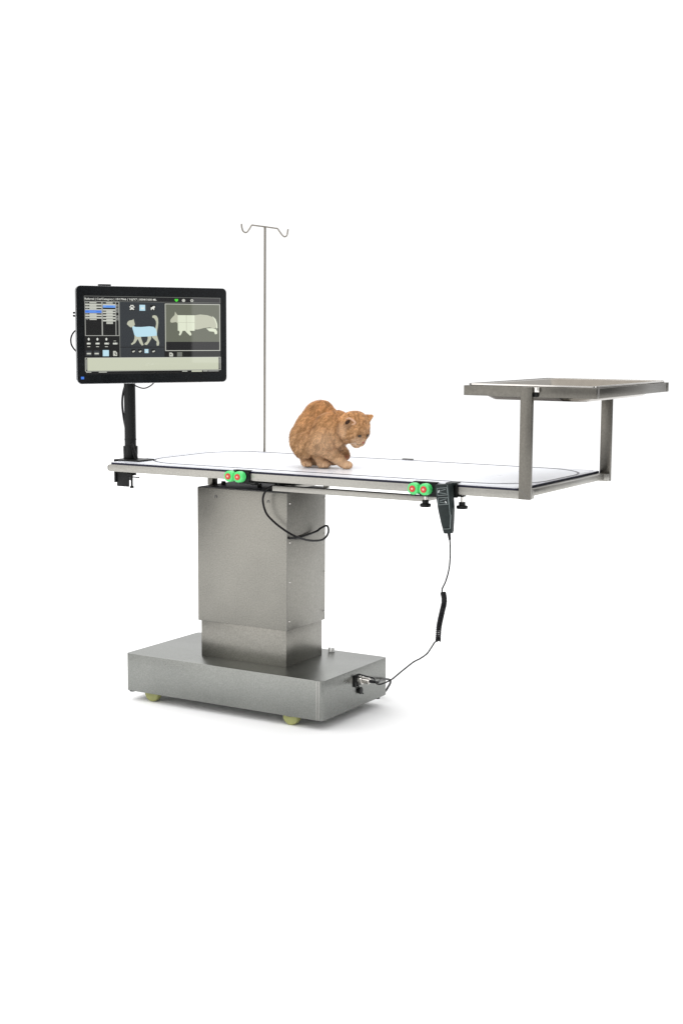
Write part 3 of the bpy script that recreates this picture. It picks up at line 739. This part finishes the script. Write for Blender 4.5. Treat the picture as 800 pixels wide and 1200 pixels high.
# ------------------------------------------------------------------ camera
cam = bpy.data.cameras.new('camera'); cobj = bpy.data.objects.new('camera', cam); COL.objects.link(cobj)
cam.sensor_fit = 'VERTICAL'; cam.sensor_height = 36; cam.lens = 1743.46 / 1200 * 36
cam.clip_start = .05; cam.clip_end = 100
rt = Vector((.85972229, .51073375, .00535024)); up = Vector((-.0672509, .10280775, .99242525)); bk = rt.cross(up)
M = Matrix(((rt.x, up.x, bk.x, 2.7645), (rt.y, up.y, bk.y, -3.3312), (rt.z, up.z, bk.z, 1.1101), (0, 0, 0, 1)))
cobj.matrix_world = M
S.camera = cobj

# ------------------------------------------------------------------ light
w = bpy.data.worlds.new('World'); S.world = w; w.use_nodes = True; nt = w.node_tree
bg = nt.nodes['Background']; tc = nt.nodes.new('ShaderNodeTexCoord')
def node(t, **kw):
    n_ = nt.nodes.new(t)
    for k_, v_ in kw.items(): setattr(n_, k_, v_)
    return n_
def math_(op, a, c=None, clamp=False):
    n_ = node('ShaderNodeMath', operation=op); n_.use_clamp = clamp
    for i, x in enumerate((a, c)):
        if x is None: continue
        if isinstance(x, (int, float)): n_.inputs[i].default_value = x
        else: nt.links.new(x, n_.inputs[i])
    return n_.outputs[0]
def ramp(x, a, c, lo, hi):
    n_ = node('ShaderNodeMapRange', interpolation_type='SMOOTHSTEP')
    nt.links.new(x, n_.inputs[0])
    for i, v_ in enumerate((a, c, lo, hi)): n_.inputs[i + 1].default_value = v_
    return n_.outputs[0]
sep = node('ShaderNodeSeparateXYZ'); nt.links.new(tc.outputs['Generated'], sep.inputs[0])
x, y, z = sep.outputs
az = math_('ARCTAN2', y, x)           # studio wall: bright white backdrop behind, dim room at the sides; front glow and screen-reflection strip added
back = math_('ADD', math_('MULTIPLY', x, -.51), math_('MULTIPLY', y, .86))
wall = ramp(back, .45, .80, .26, 1.12)
front = ramp(math_('MULTIPLY', y, -1), .2, .8, 0, .60)
sector = math_('MULTIPLY', ramp(az, R(-1.47), R(-1.33), 0, 1), ramp(az, R(16), R(22), 1, 0))
lowz = ramp(math_('ABSOLUTE', z), .25, .4, 1, 0)
sector = math_('MULTIPLY', math_('MULTIPLY', sector, lowz), 1.35)
zen = ramp(z, .30, .80, 0, 1.85)
tot_ = math_('ADD', math_('ADD', math_('ADD', wall, front), sector), zen)
cmb = node('ShaderNodeCombineColor'); 
nt.links.new(math_('MULTIPLY', tot_, 1.0), cmb.inputs[0]); nt.links.new(math_('MULTIPLY', tot_, 1.0), cmb.inputs[1]); nt.links.new(math_('MULTIPLY', tot_, 1.0), cmb.inputs[2])
nt.links.new(cmb.outputs[0], bg.inputs[0]); bg.inputs[1].default_value = 1.0
def area(name, loc, tgt, size, power, col=(1, 1, 1)):
    l = bpy.data.lights.new(name, 'AREA'); l.shape = 'SQUARE'; l.size = size; l.energy = power; l.color = col
    o = bpy.data.objects.new(name, l); COL.objects.link(o); o.location = loc
    o.rotation_euler = (Vector(tgt) - Vector(loc)).to_track_quat('-Z', 'Y').to_euler()
area('softbox_lamp', (-1.1, -2.9, 1.45), (.45, .2, .75), 2.6, 24, (1, .975, .95))

S.render.engine = 'CYCLES'
S.view_settings.view_transform = 'Standard'; S.view_settings.look = 'None'
S.view_settings.exposure = 0; S.view_settings.gamma = 1
S.cycles.use_denoising = True
S.cycles.max_bounces = 6
